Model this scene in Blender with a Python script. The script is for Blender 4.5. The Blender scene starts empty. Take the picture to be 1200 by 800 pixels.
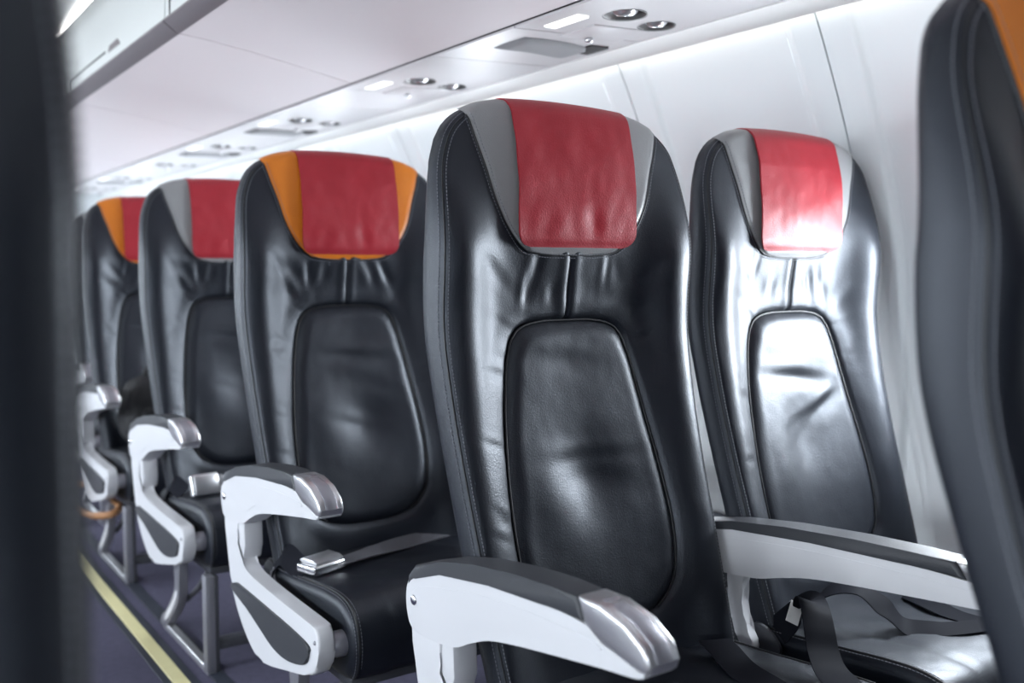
import bpy, bmesh, math, random
import numpy as np
from mathutils import Vector, noise

sc = bpy.context.scene
COL = sc.collection
# ------------------------------------------------------------------ camera
F_PX = 1130.0
CAM_H = 0.93
YAW = math.atan(790 / F_PX)
PITCH = math.atan(83 / F_PX)
cd = bpy.data.cameras.new('camera')
cam = bpy.data.objects.new('camera', cd)
COL.objects.link(cam)
cd.sensor_width = 36.0
cd.lens = F_PX / 1200 * 36.0
cd.clip_start = 0.02
fw = Vector((math.sin(YAW) * math.cos(PITCH), math.cos(YAW) * math.cos(PITCH), -math.sin(PITCH)))
cam.location = (0, 0, CAM_H)
cam.rotation_euler = fw.to_track_quat('-Z', 'Y').to_euler()
cd.dof.use_dof = True
cd.dof.focus_distance = 1.42
cd.dof.aperture_fstop = 3.0
sc.camera = cam
# ------------------------------------------------------------------ light levels
WORLD_STRENGTH = 2.0
WINDOW_W = {1: 17.0, -1: 11.0}   # daylight through each window: window side, far side
AISLE_LED = 6.3        # ceiling strips along the bins
WASH_LED = 3.1          # wall wash strips under the bins
EXPOSURE = 0.25
w = bpy.data.worlds.new('daylight')
sc.world = w
w.use_nodes = True
w.node_tree.nodes['Background'].inputs[0].default_value = (0.86, 0.93, 1.0, 1)
w.node_tree.nodes['Background'].inputs[1].default_value = WORLD_STRENGTH
sc.view_settings.view_transform = 'Standard'
sc.view_settings.look = 'None'
sc.view_settings.exposure = EXPOSURE
sc.view_settings.gamma = 1.0
sc.view_settings.use_curve_mapping = False

AX = 0.37               # aisle centre line
ROW_Y = 1.14            # backrest line of the sharp row
PITCH_Y = 0.752
Y0, Y1 = -2.16, 6.54     # cabin ends

# ------------------------------------------------------------------ materials
def mat(name, col, rough=0.5, metal=0.0, spec=0.5, bump=None, coat=0.0, emit=0.0, sheen=0.0, var=None, ecol=None):
    m = bpy.data.materials.new(name)
    m.use_nodes = True
    nt = m.node_tree
    b = nt.nodes['Principled BSDF']
    b.inputs['Base Color'].default_value = (*col, 1)
    b.inputs['Roughness'].default_value = rough
    b.inputs['Metallic'].default_value = metal
    b.inputs['Specular IOR Level'].default_value = spec
    b.inputs['Coat Weight'].default_value = coat
    b.inputs['Coat Roughness'].default_value = 0.25
    b.inputs['Sheen Weight'].default_value = sheen
    if emit:
        b.inputs['Emission Color'].default_value = (*(ecol or col), 1)
        b.inputs['Emission Strength'].default_value = emit
    tc = nt.nodes.new('ShaderNodeTexCoord')
    if var:                       # (scale, amount): soft uneven colour
        n = nt.nodes.new('ShaderNodeTexNoise')
        n.inputs['Scale'].default_value = var[0]
        n.inputs['Detail'].default_value = 4
        nt.links.new(tc.outputs['Object'], n.inputs['Vector'])
        mx = nt.nodes.new('ShaderNodeMix')
        mx.data_type = 'RGBA'
        mx.inputs[6].default_value = (*[c * (1 - var[1]) for c in col], 1)
        mx.inputs[7].default_value = (*[min(1, c * (1 + var[1])) for c in col], 1)
        nt.links.new(n.outputs['Fac'], mx.inputs[0])
        nt.links.new(mx.outputs[2], b.inputs['Base Color'])
    if bump:
        prev = None
        for sc_, st, kind in bump:
            if kind == 'v':
                t = nt.nodes.new('ShaderNodeTexVoronoi')
                out = t.outputs['Distance']
            else:
                t = nt.nodes.new('ShaderNodeTexNoise')
                t.inputs['Detail'].default_value = 3
                out = t.outputs['Fac']
            t.inputs['Scale'].default_value = sc_
            nt.links.new(tc.outputs['Object'], t.inputs['Vector'])
            bp = nt.nodes.new('ShaderNodeBump')
            bp.inputs['Strength'].default_value = st
            bp.inputs['Distance'].default_value = 0.0012 if kind != 'b' else 0.01
            nt.links.new(out, bp.inputs['Height'])
            if prev:
                nt.links.new(prev.outputs[0], bp.inputs['Normal'])
            prev = bp
        nt.links.new(prev.outputs[0], b.inputs['Normal'])
    return m

LEATHER = [(420, 0.16, 'v'), (60, 0.10, 'n')]
M = dict(
    leather=mat('black_leather', (0.0058, 0.0074, 0.0120), 0.45, spec=0.55, bump=LEATHER),
    red=mat('red_leather', (0.33, 0.015, 0.026), 0.47, spec=0.4, bump=[(420, 0.25, 'v'), (28, 0.5, 'n')], var=(9, 0.12)),
    grey=mat('grey_leather', (0.27, 0.275, 0.28), 0.42, spec=0.45, bump=LEATHER),
    orange=mat('orange_leather', (0.66, 0.19, 0.012), 0.42, spec=0.45, bump=LEATHER, var=(8, 0.12)),
    thread=mat('grey_thread', (0.16, 0.165, 0.19), 0.7),
    thread_red=mat('red_thread', (0.62, 0.10, 0.12), 0.7),
    piping=mat('black_piping', (0.006, 0.007, 0.010), 0.45),
    white=mat('white_plastic', (0.63, 0.635, 0.66), 0.38, bump=[(160, 0.03, 'n')], var=(5, 0.03)),
    pad=mat('charcoal_plastic', (0.036, 0.039, 0.046), 0.5, bump=[(600, 0.25, 'n')]),
    silver=mat('satin_silver', (0.72, 0.72, 0.74), 0.30, metal=0.85),
    chrome=mat('polished_steel', (0.82, 0.82, 0.84), 0.14, metal=1.0),
    alu=mat('grey_aluminium', (0.36, 0.36, 0.40), 0.42, metal=0.7, var=(6, 0.1)),
    alu_dark=mat('dark_grey_paint', (0.05, 0.052, 0.062), 0.5),
    belt=mat('black_webbing', (0.012, 0.013, 0.018), 0.7, spec=0.05, bump=[(900, 0.1, 'n')]),
    belt_grey=mat('grey_webbing', (0.07, 0.07, 0.085), 0.5, sheen=0.1, bump=[(900, 0.4, 'n')]),
    paper=mat('white_label', (0.75, 0.74, 0.72), 0.6),
    ink=mat('black_ink', (0.03, 0.03, 0.03), 0.7),
    wall=mat('white_sidewall', (0.775, 0.81, 0.825), 0.36, var=(2, 0.015), bump=[(260, 0.02, 'n')]),
    seam=mat('brown_seam', (0.16, 0.13, 0.09), 0.8),
    ceil=mat('pale_ceiling', (0.64, 0.585, 0.60), 0.5, var=(1.5, 0.02)),
    bin=mat('bin_door_white', (0.58, 0.60, 0.60), 0.42),
    lip=mat('bin_lip_grey', (0.16, 0.138, 0.15), 0.5),
    psu=mat('service_panel_white', (0.46, 0.44, 0.45), 0.4),
    rail=mat('rail_offwhite', (0.82, 0.81, 0.79), 0.4),
    dark=mat('dark_gap', (0.03, 0.028, 0.03), 0.8),
    cup=mat('dark_cup', (0.11, 0.11, 0.11), 0.35),
    grille=mat('speaker_mesh_grey', (0.26, 0.26, 0.27), 0.7, bump=[(900, 0.6, 'v')]),
    lens=mat('lit_sign_lens', (0.95, 0.95, 0.92), 0.3, emit=0.5),
    led=mat('aisle_led', (1, 1, 1), 0.4, emit=AISLE_LED, ecol=(1.0, 0.985, 0.97)),
    wash=mat('wash_led', (1, 1, 1), 0.4, emit=WASH_LED, ecol=(1.0, 0.98, 0.93)),
    carpet=mat('blue_carpet', (0.068, 0.065, 0.10), 0.95, spec=0.1, bump=[(700, 0.8, 'n')], var=(60, 0.3)),
    glow=mat('photoluminescent_yellow', (0.60, 0.55, 0.30), 0.5, var=(14, 0.15)),
    navy=mat('navy_edge', (0.012, 0.016, 0.028), 0.6),
    tan=mat('tan_leather', (0.36, 0.17, 0.07), 0.55),
    bag=mat('black_nylon', (0.006, 0.006, 0.008), 0.65, bump=[(500, 0.4, 'n')]),
    glass=None,
)
gm = bpy.data.materials.new('window_glass')
gm.use_nodes = True
nt = gm.node_tree
nt.nodes.clear()
o_ = nt.nodes.new('ShaderNodeOutputMaterial')
mx_ = nt.nodes.new('ShaderNodeMixShader')
tr_ = nt.nodes.new('ShaderNodeBsdfTransparent')
gl_ = nt.nodes.new('ShaderNodeBsdfGlossy')
gl_.inputs['Roughness'].default_value = 0.05
mx_.inputs[0].default_value = 0.08
nt.links.new(tr_.outputs[0], mx_.inputs[1])
nt.links.new(gl_.outputs[0], mx_.inputs[2])
nt.links.new(mx_.outputs[0], o_.inputs[0])
M['glass'] = gm
M['leather'].node_tree.nodes['Principled BSDF'].inputs['Specular Tint'].default_value = (0.84, 0.90, 1.0, 1)

# ------------------------------------------------------------------ helpers
def me_from(name, verts, faces, m, smooth=True, flip=False, angle=None):
    me = bpy.data.meshes.new(name)
    if flip:
        faces = [tuple(reversed(f)) for f in faces]
    me.from_pydata([tuple(map(float, v)) for v in verts], [], faces)
    me.materials.append(m)
    if smooth:
        me.polygons.foreach_set('use_smooth', [True] * len(me.polygons))
        if angle:
            me.set_sharp_from_angle(angle=math.radians(angle))
    me.update()
    return me

def me_bm(name, bm, m, smooth=True, angle=35, recalc=True):
    if recalc:
        bmesh.ops.recalc_face_normals(bm, faces=bm.faces)
    me = bpy.data.meshes.new(name)
    bm.to_mesh(me)
    bm.free()
    me.materials.append(m)
    if smooth:
        me.polygons.foreach_set('use_smooth', [True] * len(me.polygons))
        me.set_sharp_from_angle(angle=math.radians(angle))
    return me

def ob(name, me, parent=None, loc=None, label=None):
    o = bpy.data.objects.new(name, me)
    COL.objects.link(o)
    if parent:
        o.parent = parent
    if loc:
        o.location = loc
    if label:
        o['label'] = label
    if name == 'stitching':
        o['kind'] = 'stuff'
    return o

def tag(o, label, cat, group=None):
    o['label'] = label
    o['category'] = cat
    if group:
        o['group'] = group
    return o

def struct(name, me=None, label=None, cat=None, parent=None, loc=None):
    o = ob(name, me, parent, loc)
    o['kind'] = 'structure'
    if label:
        o['label'] = label
    if cat:
        o['category'] = cat
    return o

def empty(name, loc):
    o = ob(name, None, None, loc)
    o.empty_display_size = 0.1
    return o

def loops_faces(n, m, closed_u=False, closed_v=False, base=0):
    """grid n rows x m cols -> quads"""
    f = []
    for i in range(n if closed_u else n - 1):
        for j in range(m if closed_v else m - 1):
            a = base + i * m + j
            b = base + i * m + (j + 1) % m
            c = base + ((i + 1) % n) * m + (j + 1) % m
            d = base + ((i + 1) % n) * m + j
            f.append((a, b, c, d))
    return f

def sheet(grid, thick):
    """grid (n,m,3) -> closed thin sheet; grid is the outer side"""
    g = np.array(grid)
    du = np.gradient(g, axis=0)
    dv = np.gradient(g, axis=1)
    nr = np.cross(dv, du)
    nr /= np.linalg.norm(nr, axis=2, keepdims=True) + 1e-12
    inner = g + nr * thick
    n, m = g.shape[:2]
    v = np.concatenate([g.reshape(-1, 3), inner.reshape(-1, 3)])
    f = loops_faces(n, m)
    k = n * m
    f += [tuple(reversed([a + k for a in q])) for q in loops_faces(n, m)]
    rim = [j for j in range(m)] + [i * m + m - 1 for i in range(1, n)] + \
          [(n - 1) * m + j for j in range(m - 2, -1, -1)] + [i * m for i in range(n - 2, 0, -1)]
    for a, b in zip(rim, rim[1:] + rim[:1]):
        f.append((b, a, a + k, b + k))
    return v, f

def tube(pts, r, seg=8, closed=False, cap=True):
    pts = [Vector(p) for p in pts]
    n = len(pts)
    vs, fs = [], []
    up = None
    for i, p in enumerate(pts):
        a = pts[i - 1] if (i > 0 or closed) else p
        b = pts[(i + 1) % n] if (i < n - 1 or closed) else p
        t = (b - a).normalized()
        if up is None:
            up = t.orthogonal().normalized()
        up = (up - t * up.dot(t)).normalized()
        s = t.cross(up)
        rr = r[i] if isinstance(r, (list, tuple)) else r
        for k in range(seg):
            an = 2 * math.pi * k / seg
            vs.append(p + (up * math.cos(an) + s * math.sin(an)) * rr)
    fs = loops_faces(n, seg, closed, True)
    if cap and not closed:
        fs.append(tuple(reversed(range(seg))))
        fs.append(tuple(range((n - 1) * seg, n * seg)))
    return vs, fs

def merge(parts):
    V, Fc = [], []
    for v, f in parts:
        k = len(V)
        V += [tuple(p) for p in v]
        Fc += [tuple(a + k for a in q) for q in f]
    return V, Fc

def boxv(x0, x1, y0, y1, z0, z1):
    v = [(x, y, z) for x in (x0, x1) for y in (y0, y1) for z in (z0, z1)]
    f = [(0, 1, 3, 2), (4, 6, 7, 5), (0, 4, 5, 1), (2, 3, 7, 6), (0, 2, 6, 4), (1, 5, 7, 3)]
    return v, f

def me_box(name, x0, x1, y0, y1, z0, z1, m, bev=0.0, seg=2):
    bm = bmesh.new()
    v, f = boxv(x0, x1, y0, y1, z0, z1)
    bv = [bm.verts.new(p) for p in v]
    for q in f:
        bm.faces.new([bv[i] for i in q])
    if bev:
        bmesh.ops.bevel(bm, geom=list(bm.edges), offset=bev, segments=seg, affect='EDGES', profile=0.5)
    return me_bm(name, bm, m)

def me_prism(name, prof, x0, x1, m, bev=0.004, seg=3, axis='x', smooth_pts=0):
    """closed (y,z) profile extruded along x, with rounded rims"""
    if smooth_pts:
        prof = cat_rom(prof, smooth_pts)
    bm = bmesh.new()
    A = [bm.verts.new((x0, p[0], p[1])) for p in prof]
    B = [bm.verts.new((x1, p[0], p[1])) for p in prof]
    n = len(prof)
    fa = bm.faces.new(A)
    fb = bm.faces.new(list(reversed(B)))
    for i in range(n):
        bm.faces.new([A[i], B[i], B[(i + 1) % n], A[(i + 1) % n]][::-1])
    if bev:
        ed = [e for e in bm.edges if e in set(fa.edges) | set(fb.edges)]
        bmesh.ops.bevel(bm, geom=ed, offset=bev, segments=seg, affect='EDGES', profile=0.5, clamp_overlap=True)
    return me_bm(name, bm, m, angle=40)

def cat_rom(pts, k=4, closed=True):
    P = [np.array(p, float) for p in pts]
    n = len(P)
    out = []
    rng = range(n) if closed else range(n - 1)
    for i in rng:
        if closed:
            p0, p1, p2, p3 = P[i - 1], P[i], P[(i + 1) % n], P[(i + 2) % n]
        else:
            p0, p1, p2, p3 = P[max(i - 1, 0)], P[i], P[i + 1], P[min(i + 2, n - 1)]
        for j in range(k):
            t = j / k
            out.append(0.5 * ((2 * p1) + (-p0 + p2) * t + (2 * p0 - 5 * p1 + 4 * p2 - p3) * t ** 2 + (-p0 + 3 * p1 - 3 * p2 + p3) * t ** 3))
    if not closed:
        out.append(P[-1])
    return [tuple(o) for o in out]

def smooth_interp(xs, ys, n=400):
    """monotone-ish smooth interpolation table by cubic hermite"""
    xs = np.array(xs, float)
    ys = np.array(ys, float)
    d = np.gradient(ys, xs)
    def f(x):
        x = np.clip(np.asarray(x, float), xs[0], xs[-1])
        i = np.clip(np.searchsorted(xs, x) - 1, 0, len(xs) - 2)
        h = xs[i + 1] - xs[i]
        t = (x - xs[i]) / h
        return ((2 * t ** 3 - 3 * t ** 2 + 1) * ys[i] + (t ** 3 - 2 * t ** 2 + t) * h * d[i]
                + (-2 * t ** 3 + 3 * t ** 2) * ys[i + 1] + (t ** 3 - t ** 2) * h * d[i + 1])
    return f

def ribbon(pts, wdirs, width, thick=0.0018, sub=6):
    """strap along pts; wdirs = width direction at each point"""
    P = np.array(cat_rom(pts, sub, False))
    W = np.array(cat_rom(wdirs, sub, False))
    W /= np.linalg.norm(W, axis=1, keepdims=True)
    T = np.gradient(P, axis=0)
    T /= np.linalg.norm(T, axis=1, keepdims=True)
    W -= T * np.sum(W * T, axis=1, keepdims=True)
    W /= np.linalg.norm(W, axis=1, keepdims=True)
    N = np.cross(T, W)
    vs = []
    for p, wd, nn in zip(P, W, N):
        for a, b in ((-.5, -.5), (0, -.5), (.5, -.5), (.5, .5), (0, .5), (-.5, .5)):
            vs.append(p + wd * a * width + nn * b * thick)
    f = loops_faces(len(P), 6, False, True)
    f.append(tuple(reversed(range(6))))
    f.append(tuple(range((len(P) - 1) * 6, len(P) * 6)))
    return [tuple(v) for v in vs], f

# ================================================================== the cabin shell
wall_x = smooth_interp([0.0, 0.3, 0.5, 0.73, 0.9, 1.12, 1.3, 1.42, 1.46],
                       [1.62, 1.705, 1.738, 1.747, 1.728, 1.672, 1.595, 1.532, 1.508])

def side_x(x, s):
    return x if s > 0 else 2 * AX - x

# floor
v, f = boxv(-1.0, 1.75, Y0, Y1, -0.04, 0.0)
struct('floor', me_from('floor', v, f, M['carpet'], False), 'dark blue carpet floor of the aircraft cabin', 'floor')
# aisle path strip with its dark edges, seat tracks
def long_box(name, x0, x1, z0, z1, m, label, cat, bev=0.001):
    return struct(name, me_box(name, x0, x1, Y0 + .02, Y1 - .02, z0, z1, m, bev, 1), label, cat)
tr = long_box('trim_1', 0.566, 0.636, 0.0, 0.0025, M['navy'], 'yellow glowing path strip with navy edges along the aisle', 'floor strip')
struct('glow_strip', me_box('glow_strip', 0.584, 0.617, Y0 + .02, Y1 - .02, 0.0015, 0.0045, M['glow'], 0.001, 1), parent=tr)
long_box('trim_2', 0.664, 0.698, 0.0, 0.003, M['navy'], 'dark seat track in the carpet under the aisle seats', 'seat track')
long_box('trim_3', 1.50, 1.54, 0.0, 0.003, M['navy'], 'dark seat track in the carpet near the white wall', 'seat track')
long_box('trim_4', 0.045, 0.08, 0.0, 0.003, M['navy'], 'dark seat track on the far side of the aisle', 'seat track')

SEAM0, PANEL = 1.19, 0.557
K0, K1 = -6, 10
WIN_Z, WIN_H, WIN_W = 0.90, 0.36, 0.25

def panel_mesh(s, first=False):
    """one sidewall panel, local y 0..PANEL, window opening in the middle"""
    g = 0.0022
    V, Fc = [], []
    zs = np.linspace(0.0, 1.455, 44)
    # end bands (raised ribs) left and right
    def off(y):
        a = min(y, PANEL - y)
        t = np.clip((a - 0.062) / 0.016, 0, 1)
        return 0.012 * (1 - t * t * (3 - 2 * t))
    def P(y, z, extra=0.0):
        return (side_x(wall_x(z) - off(y) + extra, s), y, z)
    for y_list in (np.array([g, 0.03, 0.055, 0.062, 0.067, 0.070, 0.074, 0.079, 0.085]),
                   PANEL - np.array([g, 0.03, 0.055, 0.062, 0.067, 0.070, 0.074, 0.079, 0.085])[::-1]):
        base = len(V)
        for z in zs:
            for y in y_list:
                V.append(P(y, z))
        Fc += loops_faces(len(zs), len(y_list), base=base)
    # rims of the seam
    for ye in (g, PANEL - g):
        base = len(V)
        for z in zs:
            V.append(P(ye, z))
            V.append(P(ye, z, 0.02))
        Fc += loops_faces(len(zs), 2, base=base)
    # field with the opening
    ya, yb = 0.085, PANEL - 0.085
    n = 96
    rim, hole = [], []
    cy, cz = PANEL / 2, WIN_Z
    for i in range(n):
        a = 2 * math.pi * (i + .5) / n
        c, sn = math.cos(a), math.sin(a)
        e = 3.6
        r = 1 / ((abs(c) / (WIN_W / 2)) ** e + (abs(sn) / (WIN_H / 2)) ** e) ** (1 / e)
        hole.append((cy + r * c, cz + r * sn))
        hy = (yb - ya) / 2
        k1 = hy / abs(c) if abs(c) > 1e-6 else 1e9
        up = (1.455 - cz) if sn > 0 else cz
        k2 = up / abs(sn) if abs(sn) > 1e-6 else 1e9
        k = min(k1, k2)
        rim.append((cy + k * c, cz + k * sn))
    # snap the corners
    for cyy, czz in ((ya, 0), (yb, 0), (ya, 1.455), (yb, 1.455)):
        j = min(range(n), key=lambda i: (rim[i][0] - cyy) ** 2 + (rim[i][1] - czz) ** 2)
        rim[j] = (cyy, czz)
    R = 14
    base = len(V)
    for r in range(R + 1):
        t = r / R
        for (hy, hz), (ry, rz) in zip(hole, rim):
            y = hy + (ry - hy) * t
            z = hz + (rz - hz) * t
            V.append(P(y, z))
    Fc += loops_faces(R + 1, n, False, True, base)
    # reveal going outwards
    base = len(V)
    for d_, k_ in ((0.0, 1.0), (0.012, 0.99), (0.03, 0.95), (0.06, 0.90)):
        for hy, hz in hole:
            y = cy + (hy - cy) * k_
            z = cz + (hz - cz) * k_
            V.append((side_x(wall_x(z) + d_, s), y, z))
    Fc += loops_faces(4, n, False, True, base)
    return me_from('wall_panel', V, Fc, M['wall'], True, flip=(s > 0)), hole

for s, nm in ((1, 'right'), (-1, 'left')):
    wr = struct('wall_' + nm, None, 'white curved cabin sidewall of ribbed panels beside the window seats' if s > 0 else 'white curved cabin sidewall across the aisle', 'wall')
    pm, hole = panel_mesh(s)
    pane = []
    cy, cz = PANEL / 2, WIN_Z
    pv = [(side_x(wall_x(cz + (hz - cz) * .9) + 0.058, s), cy + (hy - cy) * 0.9, cz + (hz - cz) * 0.9) for hy, hz in hole]
    pane_me = me_from('window_pane', pv, [tuple(range(len(pv)))], M['glass'], False, flip=(s > 0))
    bv_ = [(side_x(wall_x(z) + .045, s), y, z) for _, y, z in pv]
    blind_me = me_from('window_blind', bv_ + [(x + .004 * s, y, z) for x, y, z in bv_], [tuple(range(len(pv))), tuple(reversed(range(len(pv), 2 * len(pv))))], M['psu'], False)
    zs = np.linspace(0, 1.455, 40)
    sv = []
    for z in zs:
        x = side_x(wall_x(z) + 0.004, s)
        sv += [(x, -0.012, z), (x, 0.012, z)]
    seam_me = me_from('seam_strip', sv, loops_faces(len(zs), 2), M['seam'])
    for k in range(K0, K1):
        y = SEAM0 + PANEL * k
        ob('wall_panel', pm, wr, (0, y, 0))
        ob('window_pane', pane_me, wr, (0, y, 0))
        ob('seam_strip', seam_me, wr, (0, y, 0))
        if s > 0 and k <= -2:          # unseen blinds, added to keep window light off the front seats
            ob('window_blind', blind_me, wr, (0, y, 0))
            continue
        # daylight outside this window
        ld = bpy.data.lights.new('window_daylight', 'AREA')
        ld.shape = 'RECTANGLE'
        ld.size, ld.size_y = WIN_W * 0.95, WIN_H * 0.95
        ld.energy = WINDOW_W[s] * (0.85 if s > 0 and k >= 0 else 1.0)   # rear windows dimmed so the far panels do not blow out
        ld.color = (0.86, 0.93, 1.0)
        lo = bpy.data.objects.new('window_daylight', ld)
        COL.objects.link(lo)
        lo.location = (side_x(wall_x(WIN_Z) + 0.09, s), y + cy, WIN_Z + .01)
        lo.rotation_euler = Vector((-s, 0, -0.25)).to_track_quat('-Z', 'Z').to_euler()
# cabin ends
for nm, y, th in (('rear', Y1, .04), ('front', Y0, -.04)):
    v, f = boxv(-1.1, 1.85, min(y, y + th), max(y, y + th), 0, 2.1)
    struct('wall_' + nm, me_from('wall_' + nm, v, f, M['wall'], False), 'pale bulkhead closing the cabin at the ' + nm, 'wall')
# upper lining (fuselage crown) and the aisle ceiling
prof = [(1.60, 1.40), (1.50, 1.60), (1.28, 1.82), (0.95, 1.98), (0.60, 2.04), (AX, 2.05)]
prof = prof + [(2 * AX - x, z) for x, z in reversed(prof[:-1])]
V, Fc = [], []
for x, z in cat_rom(prof, 4, False):
    V += [(x, Y0, z), (x, Y1, z)]
struct('wall_upper', me_from('wall_upper', V, loops_faces(len(V) // 2, 2), M['ceil']), 'curved crown lining above the overhead bins', 'wall')
prof = [(0.712, 1.812), (0.69, 1.818), (0.64, 1.848), (0.55, 1.872), (0.46, 1.884), (AX, 1.888)]
prof = prof + [(2 * AX - x, z) for x, z in reversed(prof[:-1])]
V = []
P_ = cat_rom(prof, 3, False)
for x, z in P_:
    V += [(x, Y0, z), (x, Y1, z)]
for x, z in P_:
    V += [(x, Y0, z + .012), (x, Y1, z + .012)]
n = len(P_)
struct('ceiling', me_from('ceiling', V, loops_faces(n, 2) + loops_faces(n, 2, base=2 * n)), ) if False else \
    struct('ceiling', me_from('ceiling', V, loops_faces(n, 2) + loops_faces(n, 2, base=2 * n), M['bin']), 'pale curved ceiling panel above the aisle', 'ceiling')

# ================================================================== overhead bins, service panels, light strips
BIN_L = 1.085
BIN_Y = [2.19 + BIN_L * k for k in range(-4, 4)][:]

def bin_meshes(s):
    X = lambda x: side_x(x, s)
    fl = s < 0
    g = 0.003
    L = BIN_L
    # lower panel: thick sheet
    pr = [(0.640, 1.449), (0.70, 1.4435), (0.80, 1.430), (0.90, 1.4135), (1.00, 1.396), (1.050, 1.3865), (1.052, 1.395),
          (1.0, 1.412), (0.9, 1.43), (0.8, 1.447), (0.70, 1.46), (0.640, 1.466)]
    V = [(X(x), yy, z) for yy in (g, L - g) for x, z in pr]
    n = len(pr)
    Fc = loops_faces(2, n, False, True) + [tuple(range(n)), tuple(reversed(range(n, 2 * n)))]
    floor_me = me_from('bin_floor', V, Fc, M['ceil'], True, flip=not fl, angle=30)
    pr = [(0.640, 1.4485), (0.633, 1.450), (0.606, 1.470), (0.607, 1.476), (0.640, 1.462)]
    V = [(X(x), yy, z) for yy in (g, L - g) for x, z in pr]
    n = len(pr)
    Fc = loops_faces(2, n, False, True) + [tuple(range(n)), tuple(reversed(range(n, 2 * n)))]
    lip_me = me_from('bin_lip', V, Fc, M['lip'], True, flip=not fl, angle=30)
    pr = cat_rom([(0.609, 1.474), (0.612, 1.53), (0.624, 1.60), (0.646, 1.68), (0.678, 1.75), (0.700, 1.785)], 4, False)
    pr2 = [(x + 0.018, z + .002) for x, z in pr]
    pr = pr + pr2[::-1]
    n = len(pr)
    V = [(X(x), yy, z) for yy in (g, L - g) for x, z in pr]
    Fc = loops_faces(2, n, False, True) + [tuple(range(n)), tuple(reversed(range(n, 2 * n)))]
    door_me = me_from('bin_door', V, Fc, M['bin'], True, flip=not fl, angle=30)
    # carcass behind
    pr = [(0.66, 1.468), (1.05, 1.40), (1.35, 1.50), (1.30, 1.68), (1.05, 1.82), (0.74, 1.79)]
    V = [(X(x), yy, z) for yy in (g, L - g) for x, z in pr]
    n = len(pr)
    Fc = loops_faces(2, n, False, True) + [tuple(range(n)), tuple(reversed(range(n, 2 * n)))]
    body_me = me_from('bin_body', V, Fc, M['bin'], False, flip=not fl)
    # latch flap: a thin dark L shaped gap around the grip at the lower edge, plus the dark grip
    def ell(pts):
        xa, xb = X(0.6078), X(0.616)
        n = len(pts)
        V = [(xa, y, z) for y, z in pts] + [(xb, y, z) for y, z in pts]
        Fc = [tuple(range(n)), tuple(reversed(range(n, 2 * n)))] + [(i, i + n, (i + 1) % n + n, (i + 1) % n) for i in range(n)]
        return me_from('latch_gap', V, Fc, M['dark'], False)
    slot_me = [ell([(.565, 1.5055), (1.043, 1.5055), (1.043, 1.478), (1.0475, 1.478), (1.0475, 1.5085), (.565, 1.5085)]),
               ]
    gv = [(0.40, 1.500), (0.53, 1.500), (0.515, 1.515), (0.43, 1.517)]
    xa, xb = X(0.6085), X(0.618)
    V = [(xa, y, z) for y, z in gv] + [(xb, y, z) for y, z in gv]
    Fc = [(0, 1, 2, 3), (7, 6, 5, 4)] + [(i, i + 4, (i + 1) % 4 + 4, (i + 1) % 4) for i in range(4)]
    grip_me = me_from('latch_grip', V, Fc, M['lip'], False)
    return floor_me, lip_me, door_me, body_me, slot_me, grip_me

far_words = ['behind the camera at the cabin front', 'over the seat cropped at right', 'above the front window seats', 'above the sharp grey-winged seats',
             'above the orange-winged second row', 'farther back above the third row', 'near the rear of the cabin', 'at the far end of the cabin']
for s in (1, -1):
    fm, lm, dm, bm_, sm_, gm_ = bin_meshes(s)
    for i, y in enumerate(BIN_Y):
        if s < 0 and i % 1:
            continue
        t = empty('overhead_bin', (0, y, 0))
        side = 'white overhead bin with grey lip ' if s > 0 else 'white overhead bin across the aisle '
        tag(t, side + far_words[i], 'overhead bin', 'overhead bins on the window side' if s > 0 else 'overhead bins across the aisle')
        ob('bin_body', bm_, t)
        ob('bin_floor', fm, t, label='pale pinkish underside panel')
        ob('bin_lip', lm, t, label='dark grey lower lip')
        d = ob('bin_door', dm, t)
        for sl in sm_:
            ob('latch_gap', sl, d)
        ob('latch_grip', gm_, d)

def psu_z(x):
    return 1.3845 + (x - 1.07) * 0.05

LIT = 1.423
PSU_STEP = 0.748
def psu_panel_mesh(y0, y1, holes, s=1):
    """thin panel X 1.062..1.375 with round holes cut"""
    bm = bmesh.new()
    x0, x1 = 1.062, 1.374
    vs = [bm.verts.new(p) for p in ((x0, y0, psu_z(x0)), (x1, y0, psu_z(x1)), (x1, y1, psu_z(x1)), (x0, y1, psu_z(x0)))]
    up = [bm.verts.new((q.co.x, q.co.y, q.co.z + .012)) for q in vs]
    bm.faces.new(vs[::-1])
    bm.faces.new(up)
    for i in range(4):
        j = (i + 1) % 4
        bm.faces.new([vs[i], vs[j], up[j], up[i]])
    bmesh.ops.recalc_face_normals(bm, faces=bm.faces)
    me = bpy.data.meshes.new('panel')
    bm.to_mesh(me)
    bm.free()
    me.materials.append(M['psu'])
    if not holes:
        return me
    o = bpy.data.objects.new('tmp', me)
    COL.objects.link(o)
    tmp = [o]
    for hx, hy, r in holes:
        bm = bmesh.new()
        bmesh.ops.create_cone(bm, cap_ends=True, segments=40, radius1=r, radius2=r, depth=.08)
        for q in bm.verts:
            q.co += Vector((hx, hy, psu_z(hx)))
        cm = bpy.data.meshes.new('cut')
        bm.to_mesh(cm)
        bm.free()
        c = bpy.data.objects.new('cut', cm)
        COL.objects.link(c)
        tmp.append(c)
        md = o.modifiers.new('b', 'BOOLEAN')
        md.operation = 'DIFFERENCE'
        md.object = c
        md.solver = 'EXACT'
    dg = bpy.context.evaluated_depsgraph_get()
    res = bpy.data.meshes.new_from_object(o.evaluated_get(dg))
    for t_ in tmp:
        bpy.data.objects.remove(t_)
    res.name = 'service_panel'
    return res

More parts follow.
